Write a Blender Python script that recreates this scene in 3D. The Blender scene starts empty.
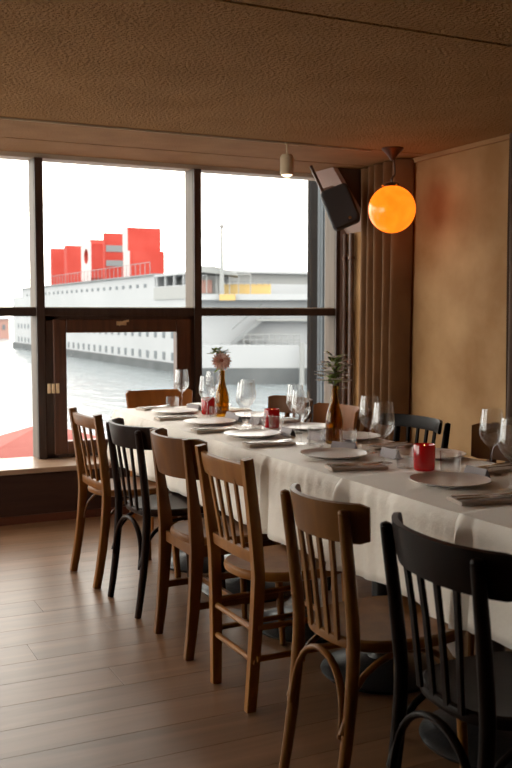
import bpy, math, random
from mathutils import Vector, Matrix
PI = math.pi
random.seed(7)
scene = bpy.context.scene
C = scene.collection

# ------------------------------------------------------------------ camera, world, exposure
F_PX, CAM_H = 945.0, 1.30
YAW, PITCH = math.radians(25.9), math.atan(70.5 / 945)
cd = bpy.data.cameras.new('camera'); cam = bpy.data.objects.new('camera', cd); C.objects.link(cam)
cam.location = (0, 0, CAM_H)
cam.rotation_euler = (PI / 2 - PITCH, 0, -YAW)
cd.sensor_fit = 'VERTICAL'; cd.sensor_height = 36; cd.lens = F_PX / 768 * 36
cd.clip_start = 0.05; cd.clip_end = 1000
cd.dof.use_dof = True; cd.dof.focus_distance = 3.7; cd.dof.aperture_fstop = 5.6
scene.camera = cam
scene.cycles.transparent_max_bounces = 48

world = bpy.data.worlds.new('overcast_sky'); scene.world = world; world.use_nodes = True
bgn = world.node_tree.nodes['Background']
bgn.inputs['Color'].default_value = (1.0, 0.945, 0.85, 1); bgn.inputs['Strength'].default_value = 3.7
vs = scene.view_settings
vs.view_transform = 'Standard'; vs.look = 'None'; vs.gamma = 1; vs.use_curve_mapping = False
vs.exposure = 0.74

# ------------------------------------------------------------------ photo geometry helpers (camera rays to real places)
FW = Vector((math.sin(YAW) * math.cos(PITCH), math.cos(YAW) * math.cos(PITCH), -math.sin(PITCH)))
RT = Vector((math.cos(YAW), -math.sin(YAW), 0)); UP = RT.cross(FW)
CP = Vector((0, 0, CAM_H))
def ray(u, v): return FW * F_PX + RT * (u - 256) - UP * (v - 384)
def atz(u, v, z): d = ray(u, v); return CP + d * ((z - CAM_H) / d.z)
def aty(u, v, y): d = ray(u, v); return CP + d * (y / d.y)
def atx(u, v, x): d = ray(u, v); return CP + d * (x / d.x)

# ------------------------------------------------------------------ materials
def mat(name, col, rough=0.6, spec=0.4, metal=0.0, noise=None, bump=None, grain=None, rand=0.0, coat=0.0, sheen=0.0):
    """noise=(scale, amount, col2) ; bump=(scale, strength, detail) ; grain=(axis scale vec, amount, col2)"""
    m = bpy.data.materials.new(name); m.use_nodes = True
    nt = m.node_tree; N = nt.nodes; L = nt.links
    b = N['Principled BSDF']
    b.inputs['Roughness'].default_value = rough; b.inputs['Metallic'].default_value = metal
    b.inputs['Specular IOR Level'].default_value = spec
    b.inputs['Coat Weight'].default_value = coat; b.inputs['Coat Roughness'].default_value = 0.2
    b.inputs['Sheen Weight'].default_value = sheen
    b.inputs['Base Color'].default_value = (*col, 1)
    tc = N.new('ShaderNodeTexCoord'); src = None
    if noise:
        n = N.new('ShaderNodeTexNoise'); n.inputs['Scale'].default_value = noise[0]; n.inputs['Detail'].default_value = 6
        L.new(tc.outputs['Object'], n.inputs['Vector'])
        r = N.new('ShaderNodeValToRGB'); r.color_ramp.elements[0].position = 0.35; r.color_ramp.elements[1].position = 0.68
        r.color_ramp.elements[0].color = (*col, 1); r.color_ramp.elements[1].color = (*noise[2], 1)
        L.new(n.outputs['Fac'], r.inputs['Fac']); src = r.outputs['Color']
    if grain:
        mp = N.new('ShaderNodeMapping'); mp.inputs['Scale'].default_value = grain[0]
        L.new(tc.outputs['Object'], mp.inputs['Vector'])
        vec = mp.outputs['Vector']
        if rand:
            oi = N.new('ShaderNodeObjectInfo'); va = N.new('ShaderNodeVectorMath'); va.operation = 'ADD'
            mu = N.new('ShaderNodeMath'); mu.operation = 'MULTIPLY'; mu.inputs[1].default_value = 57.0
            L.new(oi.outputs['Random'], mu.inputs[0]); L.new(vec, va.inputs[0]); L.new(mu.outputs[0], va.inputs[1]); vec = va.outputs[0]
        n = N.new('ShaderNodeTexNoise'); n.inputs['Scale'].default_value = 1.0; n.inputs['Detail'].default_value = 8
        n.inputs['Distortion'].default_value = 0.6
        L.new(vec, n.inputs['Vector'])
        r = N.new('ShaderNodeValToRGB'); r.color_ramp.elements[0].position = 0.3; r.color_ramp.elements[1].position = 0.72
        r.color_ramp.elements[0].color = (*grain[2], 1); r.color_ramp.elements[1].color = (*col, 1)
        L.new(n.outputs['Fac'], r.inputs['Fac']); src = r.outputs['Color']
        bp = N.new('ShaderNodeBump'); bp.inputs['Strength'].default_value = grain[1]; bp.inputs['Distance'].default_value = 0.002
        L.new(n.outputs['Fac'], bp.inputs['Height']); L.new(bp.outputs['Normal'], b.inputs['Normal'])
    if rand and src:
        oi = N.new('ShaderNodeObjectInfo'); hs = N.new('ShaderNodeHueSaturation')
        mr = N.new('ShaderNodeMapRange'); mr.inputs['To Min'].default_value = 1 - rand; mr.inputs['To Max'].default_value = 1 + rand
        L.new(oi.outputs['Random'], mr.inputs['Value']); L.new(mr.outputs['Result'], hs.inputs['Value'])
        L.new(src, hs.inputs['Color']); src = hs.outputs['Color']
    if src: L.new(src, b.inputs['Base Color'])
    if bump:
        n = N.new('ShaderNodeTexNoise'); n.inputs['Scale'].default_value = bump[0]; n.inputs['Detail'].default_value = bump[2]
        L.new(tc.outputs['Object'], n.inputs['Vector'])
        bp = N.new('ShaderNodeBump'); bp.inputs['Strength'].default_value = bump[1]; bp.inputs['Distance'].default_value = 0.02
        L.new(n.outputs['Fac'], bp.inputs['Height']); L.new(bp.outputs['Normal'], b.inputs['Normal'])
    return m

def emis(name, col, strength, noise=None):
    m = bpy.data.materials.new(name); m.use_nodes = True
    N = m.node_tree.nodes; L = m.node_tree.links
    b = N['Principled BSDF']
    b.inputs['Base Color'].default_value = (*[min(1, c) * 0.5 for c in col], 1); b.inputs['Roughness'].default_value = 0.15
    b.inputs['Emission Color'].default_value = (*col, 1); b.inputs['Emission Strength'].default_value = strength
    if noise:
        tc = N.new('ShaderNodeTexCoord'); n = N.new('ShaderNodeTexNoise'); n.inputs['Scale'].default_value = noise[0]; n.inputs['Detail'].default_value = 5
        n.inputs['Distortion'].default_value = 1.2
        L.new(tc.outputs['Object'], n.inputs['Vector'])
        r = N.new('ShaderNodeValToRGB'); r.color_ramp.elements[0].position = 0.3; r.color_ramp.elements[1].position = 0.7
        r.color_ramp.elements[0].color = (*noise[1], 1); r.color_ramp.elements[1].color = (*col, 1)
        L.new(n.outputs['Fac'], r.inputs['Fac']); L.new(r.outputs['Color'], b.inputs['Emission Color'])
    return m

def glass(name, col=(1, 1, 1), rough=0.0, ior=1.45, clear=0.0):
    m = bpy.data.materials.new(name); m.use_nodes = True
    N = m.node_tree.nodes; L = m.node_tree.links; N.remove(N['Principled BSDF'])
    g = N.new('ShaderNodeBsdfGlass'); g.inputs['Color'].default_value = (*col, 1); g.inputs['Roughness'].default_value = rough; g.inputs['IOR'].default_value = ior
    out = N['Material Output']
    if clear:
        t = N.new('ShaderNodeBsdfTransparent'); t.inputs['Color'].default_value = (*col, 1)
        x = N.new('ShaderNodeMixShader'); x.inputs['Fac'].default_value = clear
        L.new(g.outputs[0], x.inputs[1]); L.new(t.outputs[0], x.inputs[2]); L.new(x.outputs[0], out.inputs['Surface'])
    else: L.new(g.outputs[0], out.inputs['Surface'])
    return m

def facing_fac(N, L, base, amt, pw=4.0):
    lw = N.new('ShaderNodeLayerWeight'); lw.inputs['Blend'].default_value = 0.5
    p = N.new('ShaderNodeMath'); p.operation = 'POWER'; p.inputs[1].default_value = pw; L.new(lw.outputs['Facing'], p.inputs[0])
    q = N.new('ShaderNodeMath'); q.operation = 'MULTIPLY_ADD'; q.inputs[1].default_value = amt; q.inputs[2].default_value = base; L.new(p.outputs[0], q.inputs[0])
    return q.outputs[0]

def thin_glass(name, tint, ior=1.5, refr=0.2):
    m = bpy.data.materials.new(name); m.use_nodes = True
    N = m.node_tree.nodes; L = m.node_tree.links; N.remove(N['Principled BSDF'])
    t = N.new('ShaderNodeBsdfTransparent'); t.inputs['Color'].default_value = (*tint, 1)
    gl = N.new('ShaderNodeBsdfGlass'); gl.inputs['Color'].default_value = (*tint, 1); gl.inputs['IOR'].default_value = 1.4
    y = N.new('ShaderNodeMixShader'); y.inputs['Fac'].default_value = refr; L.new(t.outputs[0], y.inputs[1]); L.new(gl.outputs[0], y.inputs[2])
    g = N.new('ShaderNodeBsdfGlossy'); g.inputs['Roughness'].default_value = 0.015
    x = N.new('ShaderNodeMixShader'); L.new(facing_fac(N, L, 0.045, 0.6, 3.0), x.inputs['Fac']); L.new(y.outputs[0], x.inputs[1]); L.new(g.outputs[0], x.inputs[2])
    L.new(x.outputs[0], N['Material Output'].inputs['Surface'])
    return m

def pane_glass():
    m = bpy.data.materials.new('window_glass'); m.use_nodes = True
    N = m.node_tree.nodes; L = m.node_tree.links; N.remove(N['Principled BSDF'])
    t = N.new('ShaderNodeBsdfTransparent'); t.inputs['Color'].default_value = (0.97, 0.98, 0.98, 1)
    g = N.new('ShaderNodeBsdfGlossy'); g.inputs['Roughness'].default_value = 0.02
    x = N.new('ShaderNodeMixShader'); L.new(facing_fac(N, L, 0.015, 0.6, 5), x.inputs['Fac']); L.new(t.outputs[0], x.inputs[1]); L.new(g.outputs[0], x.inputs[2])
    L.new(x.outputs[0], N['Material Output'].inputs['Surface'])
    return m

G = (3, 40, 40)
M = {
 'plank': mat('floor_oak', (0.245, 0.130, 0.070), 0.34, 0.4, grain=((1.3, 14, 14), 0.15, (0.15, 0.077, 0.037)), rand=0.07),
 'slab': mat('subfloor', (0.08, 0.05, 0.035), 0.8),
 'ceiling': mat('stucco', (0.33, 0.185, 0.076), 0.9, 0.1, noise=(3, 1, (0.385, 0.222, 0.096)), bump=(62, 1.0, 3)),
 'ceilwood': mat('ceiling_edge', (0.31, 0.175, 0.08), 0.8, 0.2, noise=(5, 1, (0.37, 0.215, 0.10)), bump=(70, 0.35, 3)),
 'plaster': mat('ochre_plaster', (0.29, 0.155, 0.060), 0.75, 0.2, noise=(2.3, 1, (0.45, 0.28, 0.135)), bump=(9, 0.12, 5)),
 'walldark': mat('room_wall', (0.32, 0.24, 0.17), 0.8, 0.2, noise=(2, 1, (0.38, 0.28, 0.2))),
 'frame': mat('dark_frame_wood', (0.06, 0.034, 0.026), 0.45, 0.4, grain=((30, 30, 3), 0.15, (0.035, 0.019, 0.014))),
 'casement': mat('casement_wood', (0.115, 0.042, 0.021), 0.42, 0.4, grain=((30, 30, 3), 0.15, (0.06, 0.024, 0.014))),
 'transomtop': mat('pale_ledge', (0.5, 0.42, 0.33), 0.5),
 'mullion': mat('lit_grey_mullion', (0.15, 0.122, 0.10), 0.6, 0.25, grain=((20, 20, 2), 0.1, (0.105, 0.084, 0.068))),  # lighter than the frame: daylight on the left faces put into the colour
 'plinth': mat('plinth_wood', (0.055, 0.024, 0.016), 0.5, 0.35, grain=((3, 30, 30), 0.1, (0.035, 0.014, 0.01))),
 'kick': mat('kick_board', (0.11, 0.032, 0.016), 0.5),
 'sill': mat('sill_wood', (0.40, 0.27, 0.185), 0.35, 0.45, grain=((2, 25, 25), 0.15, (0.30, 0.19, 0.125))),
 'pane': pane_glass(),
 'brass': mat('old_brass', (0.72, 0.56, 0.36), 0.35, 0.5, metal=0.9),
 'steel': mat('steel', (0.65, 0.64, 0.62), 0.22, 0.5, metal=1.0),
 'bronze': mat('dark_bronze', (0.09, 0.05, 0.035), 0.35, 0.5, metal=0.8),
 'cream': mat('cream_enamel', (0.62, 0.50, 0.34), 0.35),
 'black': mat('black_plastic', (0.012, 0.012, 0.013), 0.55, 0.4, bump=(250, 0.1, 2)),
 'grille': mat('speaker_grille', (0.018, 0.018, 0.02), 0.5, 0.4, bump=(400, 0.5, 2)),
 'gusset': mat('pinkish_board', (0.38, 0.275, 0.235), 0.6, noise=(4, 1, (0.32, 0.235, 0.20))),
 'pipe': mat('brown_pipe', (0.10, 0.055, 0.038), 0.45),
 'curtain': mat('brown_velvet', (0.135, 0.066, 0.027), 0.85, 0.15, noise=(4, 1, (0.175, 0.09, 0.039)), sheen=0.15),
 'curtaindark': mat('dark_curtain', (0.07, 0.04, 0.026), 0.85, 0.15, sheen=0.2),
 'cloth': mat('linen', (0.86, 0.79, 0.70), 0.55, 0.5, noise=(3.5, 1, (0.90, 0.835, 0.75)), bump=(60, 0.10, 4), sheen=0.3),
 'iron': mat('cast_iron', (0.02, 0.02, 0.021), 0.33, 0.5, bump=(80, 0.08, 3)),
 'tabletop': mat('table_ply', (0.25, 0.15, 0.08), 0.6),
 'china': mat('stoneware', (0.74, 0.68, 0.64), 0.28, 0.5, noise=(9, 1, (0.80, 0.75, 0.71))),
 'glass': None,
 'amber': None,
 'candleglass': None, 'wax': None,
 'card': mat('lilac_grey_card', (0.42, 0.39, 0.41), 0.75, 0.2),
 'napkin': mat('napkin_linen', (0.64, 0.55, 0.48), 0.9, 0.1, bump=(300, 0.2, 2)),
 'petal': mat('blush_petal', (0.80, 0.47, 0.38), 0.6, noise=(60, 1, (0.86, 0.62, 0.54))),
 'petalcore': mat('petal_core', (0.55, 0.18, 0.12), 0.6),
 'leaf': mat('leaf_green', (0.13, 0.20, 0.04), 0.5, noise=(40, 1, (0.26, 0.36, 0.08))),
 'blossom': mat('white_blossom', (0.78, 0.70, 0.66), 0.6),
 # outdoors
 'water': None,
 'shipwhite': mat('ship_white', (0.265, 0.28, 0.30), 0.7, 0.1, noise=(0.3, 1, (0.245, 0.26, 0.278))),
 'shiptrim': mat('ship_grey', (0.12, 0.13, 0.14), 0.6),
 'shipdark': mat('ship_boot_top', (0.055, 0.062, 0.068), 0.8, 0.1, noise=(0.5, 1, (0.085, 0.093, 0.10))),
 'shipglass': mat('ship_window', (0.11, 0.125, 0.14), 0.8, 0.05),
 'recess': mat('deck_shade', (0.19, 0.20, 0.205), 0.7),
 'red': mat('letter_red', (0.25, 0.029, 0.022), 0.7, 0.1, noise=(0.6, 1, (0.285, 0.042, 0.033))),
 'pinkwhite': mat('letter_pale', (0.30, 0.23, 0.235), 0.5),
 'yellow': mat('yellow_cladding', (0.33, 0.235, 0.09), 0.6),
 'roofgrey': mat('awning_grey', (0.17, 0.18, 0.185), 0.6),
 'brickfar': mat('far_brick', (0.26, 0.15, 0.13), 0.7), 'farroof': mat('far_roof', (0.38, 0.42, 0.45), 0.7),
 'parasol': mat('parasol_red', (0.20, 0.068, 0.062), 0.9, 0.05, noise=(2, 1, (0.225, 0.085, 0.077))),
 'extpost': mat('ext_post', (0.012, 0.011, 0.011), 0.8, 0.05), 'extpanel': mat('ext_panel', (0.05, 0.06, 0.07), 0.6, 0.2),
}
def wood(n, c, d, rough=0.33, spec=0.22): return mat(n, c, rough + 0.1, spec, grain=((14, 14, 2.2), 0.12, d), coat=0.0)
W_HONEY = wood('honey_beech', (0.22, 0.082, 0.0145), (0.135, 0.046, 0.0085))
W_GOLD = wood('golden_beech', (0.31, 0.125, 0.024), (0.20, 0.073, 0.0135))
W_BROWN = wood('brown_beech', (0.18, 0.068, 0.0135), (0.11, 0.038, 0.008))
W_OLIVE = wood('tan_beech', (0.22, 0.092, 0.020), (0.135, 0.052, 0.0115))
W_DARK = wood('dark_beech', (0.022, 0.0092, 0.0055), (0.012, 0.005, 0.0034), 0.3, 0.13)
W_BLACK = wood('ebony_beech', (0.010, 0.0044, 0.0026), (0.0055, 0.0027, 0.0018), 0.3, 0.10)
W_ORANGE = wood('orange_beech', (0.30, 0.105, 0.022), (0.21, 0.068, 0.014))

def water_mat():
    m = bpy.data.materials.new('harbour_water'); m.use_nodes = True
    N = m.node_tree.nodes; L = m.node_tree.links; b = N['Principled BSDF']
    b.inputs['Base Color'].default_value = (0.13, 0.15, 0.165, 1); b.inputs['Roughness'].default_value = 0.2; b.inputs['IOR'].default_value = 1.33; b.inputs['Specular IOR Level'].default_value = 0.3
    tc = N.new('ShaderNodeTexCoord'); mp = N.new('ShaderNodeMapping'); mp.inputs['Scale'].default_value = (1.0, 0.55, 1)
    n = N.new('ShaderNodeTexNoise'); n.inputs['Scale'].default_value = 1.1; n.inputs['Detail'].default_value = 5
    bp = N.new('ShaderNodeBump'); bp.inputs['Strength'].default_value = 0.55; bp.inputs['Distance'].default_value = 0.35
    L.new(tc.outputs['Object'], mp.inputs['Vector']); L.new(mp.outputs[0], n.inputs['Vector']); L.new(n.outputs['Fac'], bp.inputs['Height']); L.new(bp.outputs[0], b.inputs['Normal'])
    return m
M['water'] = water_mat()
M['glass'] = thin_glass('clear_glass', (0.98, 0.98, 0.98), 1.42, 0.07)
M['amber'] = thin_glass('amber_glass', (0.70, 0.49, 0.10), 1.5, 0.05)
def red_glass():
    m = bpy.data.materials.new('red_votive_glass'); m.use_nodes = True
    b = m.node_tree.nodes['Principled BSDF']
    b.inputs['Base Color'].default_value = (0.30, 0.004, 0.006, 1); b.inputs['Roughness'].default_value = 0.12
    b.inputs['Emission Color'].default_value = (0.9, 0.02, 0.015, 1); b.inputs['Emission Strength'].default_value = 0.035
    b.inputs['Coat Weight'].default_value = 0.5
    return m
M['candleglass'] = red_glass()
M['wax'] = emis('lit_wax', (1.0, 0.10, 0.05), 0.35)
M['flame'] = emis('flame', (1.0, 0.35, 0.12), 3.0)
M['globe'] = emis('amber_globe', (1.0, 0.19, 0.008), 1.15, noise=(7, (0.9, 0.13, 0.004)))
M['spotlens'] = emis('spot_lens', (1.0, 0.75, 0.45), 2.2)

# ------------------------------------------------------------------ mesh builder
class MB:
    def __init__(s): s.v = []; s.f = []
    def add(s, vs, fs):
        o = len(s.v); s.v += [tuple(p) for p in vs]; s.f += [tuple(i + o for i in f) for f in fs]; return s
    def box(s, x0, x1, y0, y1, z0, z1):
        return s.add([(x, y, z) for z in (z0, z1) for y in (y0, y1) for x in (x0, x1)],
                     [(0, 2, 3, 1), (4, 5, 7, 6), (0, 1, 5, 4), (2, 6, 7, 3), (0, 4, 6, 2), (1, 3, 7, 5)])
    def sweep(s, path, w, h, up=(0, 0, 1), n=0, scale=None):
        """rect (n=0) or round (n sides) section w across, h along up"""
        P = [Vector(p) for p in path]; up = Vector(up); k = len(P); vs = []
        if n: sec = [(0.5 * math.cos(2 * PI * i / n), 0.5 * math.sin(2 * PI * i / n)) for i in range(n)]
        else:
            c = 0.34
            sec = [(.5, -c), (.5, c), (c + .06, .5), (-c - .06, .5), (-.5, c), (-.5, -c), (-c - .06, -.5), (c + .06, -.5)]
        m = len(sec)
        for i, p in enumerate(P):
            t = (P[min(i + 1, k - 1)] - P[max(i - 1, 0)]).normalized()
            sd = t.cross(up); sd = sd.normalized() if sd.length > 1e-6 else Vector((0, 1, 0))
            u2 = sd.cross(t).normalized(); q = scale[i] if scale else 1
            q = q if isinstance(q, tuple) else (q, q)
            vs += [p + sd * (a * w * q[0]) + u2 * (b * h * q[1]) for a, b in sec]
        fs = [(i * m + j, i * m + (j + 1) % m, (i + 1) * m + (j + 1) % m, (i + 1) * m + j) for i in range(k - 1) for j in range(m)]
        fs += [tuple(range(m - 1, -1, -1)), tuple((k - 1) * m + j for j in range(m))]
        return s.add(vs, fs)
    def tube(s, path, r, n=10, scale=None):
        P = [Vector(p) for p in path]; d = (P[-1] - P[0]); up = Vector((0, 0, 1)) if abs(d.normalized().z) < 0.8 else Vector((1, 0, 0))
        return s.sweep(path, 2 * r, 2 * r, up, n, scale)
    def lathe(s, prof, n=28, c=(0, 0, 0)):
        k = len(prof)
        vs = [(c[0] + r * math.cos(2 * PI * j / n), c[1] + r * math.sin(2 * PI * j / n), c[2] + z) for r, z in prof for j in range(n)]
        fs = [(i * n + j, i * n + (j + 1) % n, (i + 1) * n + (j + 1) % n, (i + 1) * n + j) for i in range(k - 1) for j in range(n)]
        if prof[0][0] > 1e-5: fs.append(tuple(range(n - 1, -1, -1)))
        if prof[-1][0] > 1e-5: fs.append(tuple((k - 1) * n + j for j in range(n)))
        return s.add(vs, fs)
    def prism(s, pts, d):
        """polygon pts (3-D) extruded by vector d"""
        n = len(pts); d = Vector(d)
        return s.add([Vector(p) for p in pts] + [Vector(p) + d for p in pts],
                     [tuple(range(n - 1, -1, -1)), tuple(range(n, 2 * n))] + [(i, (i + 1) % n, n + (i + 1) % n, n + i) for i in range(n)])
    def mesh(s, name, m, smooth=True):
        me = bpy.data.meshes.new(name); me.from_pydata(s.v, [], s.f)
        import bmesh
        bm = bmesh.new(); bm.from_mesh(me)
        bmesh.ops.remove_doubles(bm, verts=bm.verts, dist=1e-6)
        bmesh.ops.recalc_face_normals(bm, faces=bm.faces); bm.to_mesh(me); bm.free()
        if smooth:
            me.polygons.foreach_set('use_smooth', [True] * len(me.polygons))
            me.set_sharp_from_angle(angle=math.radians(38))
        me.materials.append(M[m] if isinstance(m, str) else m)
        return me
    def build(s, name, m, parent=None, smooth=True, bevel=0):
        o = bpy.data.objects.new(name, s.mesh(name, m, smooth)); C.objects.link(o)
        if parent: o.parent = parent
        if bevel:
            b = o.modifiers.new('bevel', 'BEVEL'); b.width = bevel; b.segments = 2; b.limit_method = 'ANGLE'
        return o
def spline(pts, n=6):
    P = [Vector(p) for p in pts]; P = [P[0] * 2 - P[1]] + P + [P[-1] * 2 - P[-2]]; out = []
    for i in range(1, len(P) - 2):
        for k in range(n):
            t = k / n; a, b, c, d = P[i - 1], P[i], P[i + 1], P[i + 2]
            out.append(0.5 * ((2 * b) + (c - a) * t + (2 * a - 5 * b + 4 * c - d) * t * t + (3 * b - a - 3 * c + d) * t ** 3))
    out.append(P[-2]); return out
def tag(o, label=None, cat=None, group=None, kind=None):
    if label: o['label'] = label
    if cat: o['category'] = cat
    if group: o['group'] = group
    if kind: o['kind'] = kind
    return o
def thing(name, loc, rz, label, cat, group=None):
    o = bpy.data.objects.new(name, None); C.objects.link(o); o.empty_display_size = 0.1
    o.location = loc; o.rotation_euler = (0, 0, rz)
    return tag(o, label, cat, group)
def empty_struct(name, loc=(0, 0, 0), label=None):
    o = bpy.data.objects.new(name, None); C.objects.link(o); o.location = loc; o['kind'] = 'structure'
    if label: o['label'] = label
    return o
def dup(root, loc, rz=0, label=None):
    r = root.copy(); C.objects.link(r); r.location = loc; r.rotation_euler = (0, 0, rz)
    if label: r['label'] = label
    for ch in list(root.children):
        c = ch.copy(); C.objects.link(c); c.parent = r
        for g in list(ch.children):
            d = g.copy(); C.objects.link(d); d.parent = c
    return r

# ================================================================== SETTING
CZ = 2.33                       # ceiling height
XW = 3.74                       # right wall
YF, YB = 6.15, 6.32             # window frame front / back
X0, Y0 = -2.45, -3.2             # far ends of the room (behind and beside the camera)
floor = tag(MB().box(X0, XW, Y0, 5.84, -0.1, -0.012).build('floor', 'slab'), 'brown oak plank floor', kind='structure')
pw, rng = 0.187, random.Random(3)
plank_meshes = {}
y = 0.3
row = 0
while y < 5.83:
    y1 = min(y + pw, 5.835)
    x = X0 + 0.01 - rng.random() * 1.6
    while x < XW - 0.02:
        ln = rng.choice((1.5, 1.8, 2.1)); xa, xb = max(x, X0 + 0.01), min(x + ln, XW - 0.005)
        if xb - xa > 0.05 and xb > -1.6:
            xa = max(xa, -1.6) if xa > -1.6 else xa
            key = (round(xb - xa, 3), round(y1 - y, 3))
            if key not in plank_meshes:
                w2, l2 = (y1 - y) / 2 - 0.0004, (xb - xa) / 2 - 0.0004
                b = MB(); c = 0.0008
                b.add([(-l2, -w2, -.012), (l2, -w2, -.012), (l2, w2, -.012), (-l2, w2, -.012),
                       (-l2, -w2, -c), (l2, -w2, -c), (l2, w2, -c), (-l2, w2, -c),
                       (-l2 + c, -w2 + c, 0), (l2 - c, -w2 + c, 0), (l2 - c, w2 - c, 0), (-l2 + c, w2 - c, 0)],
                      [(3, 2, 1, 0), (0, 1, 5, 4), (1, 2, 6, 5), (2, 3, 7, 6), (3, 0, 4, 7), (4, 5, 9, 8), (5, 6, 10, 9), (6, 7, 11, 10), (7, 4, 8, 11), (8, 9, 10, 11)])
                plank_meshes[key] = b.mesh('plank', 'plank', False)
            o = bpy.data.objects.new('plank', plank_meshes[key]); C.objects.link(o); o.parent = floor
            o.location = ((xa + xb) / 2, (y + y1) / 2, 0)
        x += ln
    y = y1; row += 1

# ceiling: three stucco fields with narrow recessed seams between them
ceil = empty_struct('ceiling', (0, 0, CZ), 'rough brown stucco ceiling')
seams = [Y0, 2.93, 5.12, 5.71, YB]
for a, b in zip(seams[:-1], seams[1:]):
    MB().box(X0, XW, a + 0.009, b - 0.009, 0, 0.12).build('ceiling_field', 'ceiling' if b < 5.2 else 'ceilwood', ceil)
MB().box(X0, XW, Y0, YB, 0.022, 0.16).build('seam_backing', 'walldark', ceil)
# right wall with a shallow beam under the ceiling
wall_r = tag(MB().box(XW, XW + 0.15, Y0, YB, -0.1, CZ).build('wall_right', 'plaster'), 'ochre plaster wall', kind='structure')
tag(MB().box(XW - 0.022, XW, Y0, 5.3, CZ - 0.03, CZ).build('trim_1', 'ceilwood', None, True, 0.004), 'narrow beam along the top of the plaster wall', kind='structure')
tag(MB().box(XW - 0.012, XW, Y0, 5.2, 0, 0.09).build('baseboard_right', 'plinth'), kind='structure')
# walls behind the camera and on the left: part of the unseen left wall is glazed to add daylight
def glazed_wall(name, label, along, a0, a1, at, out):
    """low parapet, head and mullions with tall panes between them"""
    w = empty_struct(name, (0, 0, 0), label)
    def bb(nm, m, p0, p1, d0, d1, z0, z1):
        lo, hi = sorted((at + out * d0, at + out * d1))
        q = MB().box(lo, hi, p0, p1, z0, z1) if along == 'y' else MB().box(p0, p1, lo, hi, z0, z1)
        return q.build(nm, m, w, False)
    bb('parapet', 'plinth', a0, a1, 0, .15, -.1, .36); bb('head', 'frame', a0, a1, 0, .15, 2.27, CZ)
    n = max(2, round((a1 - a0) / 1.5)); st = (a1 - a0 - .06) / n
    for i in range(n + 1): bb('mullion', 'frame', a0 + i * st, a0 + i * st + .06, .02, .12, .36, 2.27)
    for i in range(n): bb('pane', 'pane', a0 + i * st + .06, a0 + (i + 1) * st, .1, .106, .36, 2.27)
glazed_wall('wall_left', 'unseen window wall on the aisle side, glazed to add daylight', 'y', 2.9, YB, X0, -1)
tag(MB().box(X0 - .15, X0, Y0, 2.9, -.1, CZ).build('wall_side', 'walldark'), kind='structure')
tag(MB().box(X0, XW, Y0 - 0.15, Y0, -0.1, CZ).build('wall_back', 'walldark'), kind='structure')
# window front: plinth, sill, kick board
wallw = tag(MB().box(X0, XW, 5.84, YB, -0.1, 0.312).build('wall_window', 'plinth'), 'low dark wooden plinth under the window front', kind='structure')
tag(MB().box(X0, XW, 5.81, YB - 0.03, 0.312, 0.345).build('trim_2', 'sill', None, True, 0.004), 'pale brown wooden window sill board', kind='structure')
tag(MB().box(X0, XW, 5.826, 5.84, 0, 0.05).build('baseboard_window', 'kick'), kind='structure')
tag(MB().box(3.69, XW, YF, YB, 0.345, CZ).build('wall_corner', 'gusset'), kind='structure')
tag(MB().box(X0, 3.69, YF + 0.03, YB, 2.30, CZ).build('trim_3', 'transomtop'), 'pale head strip over the window', kind='structure')

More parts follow.
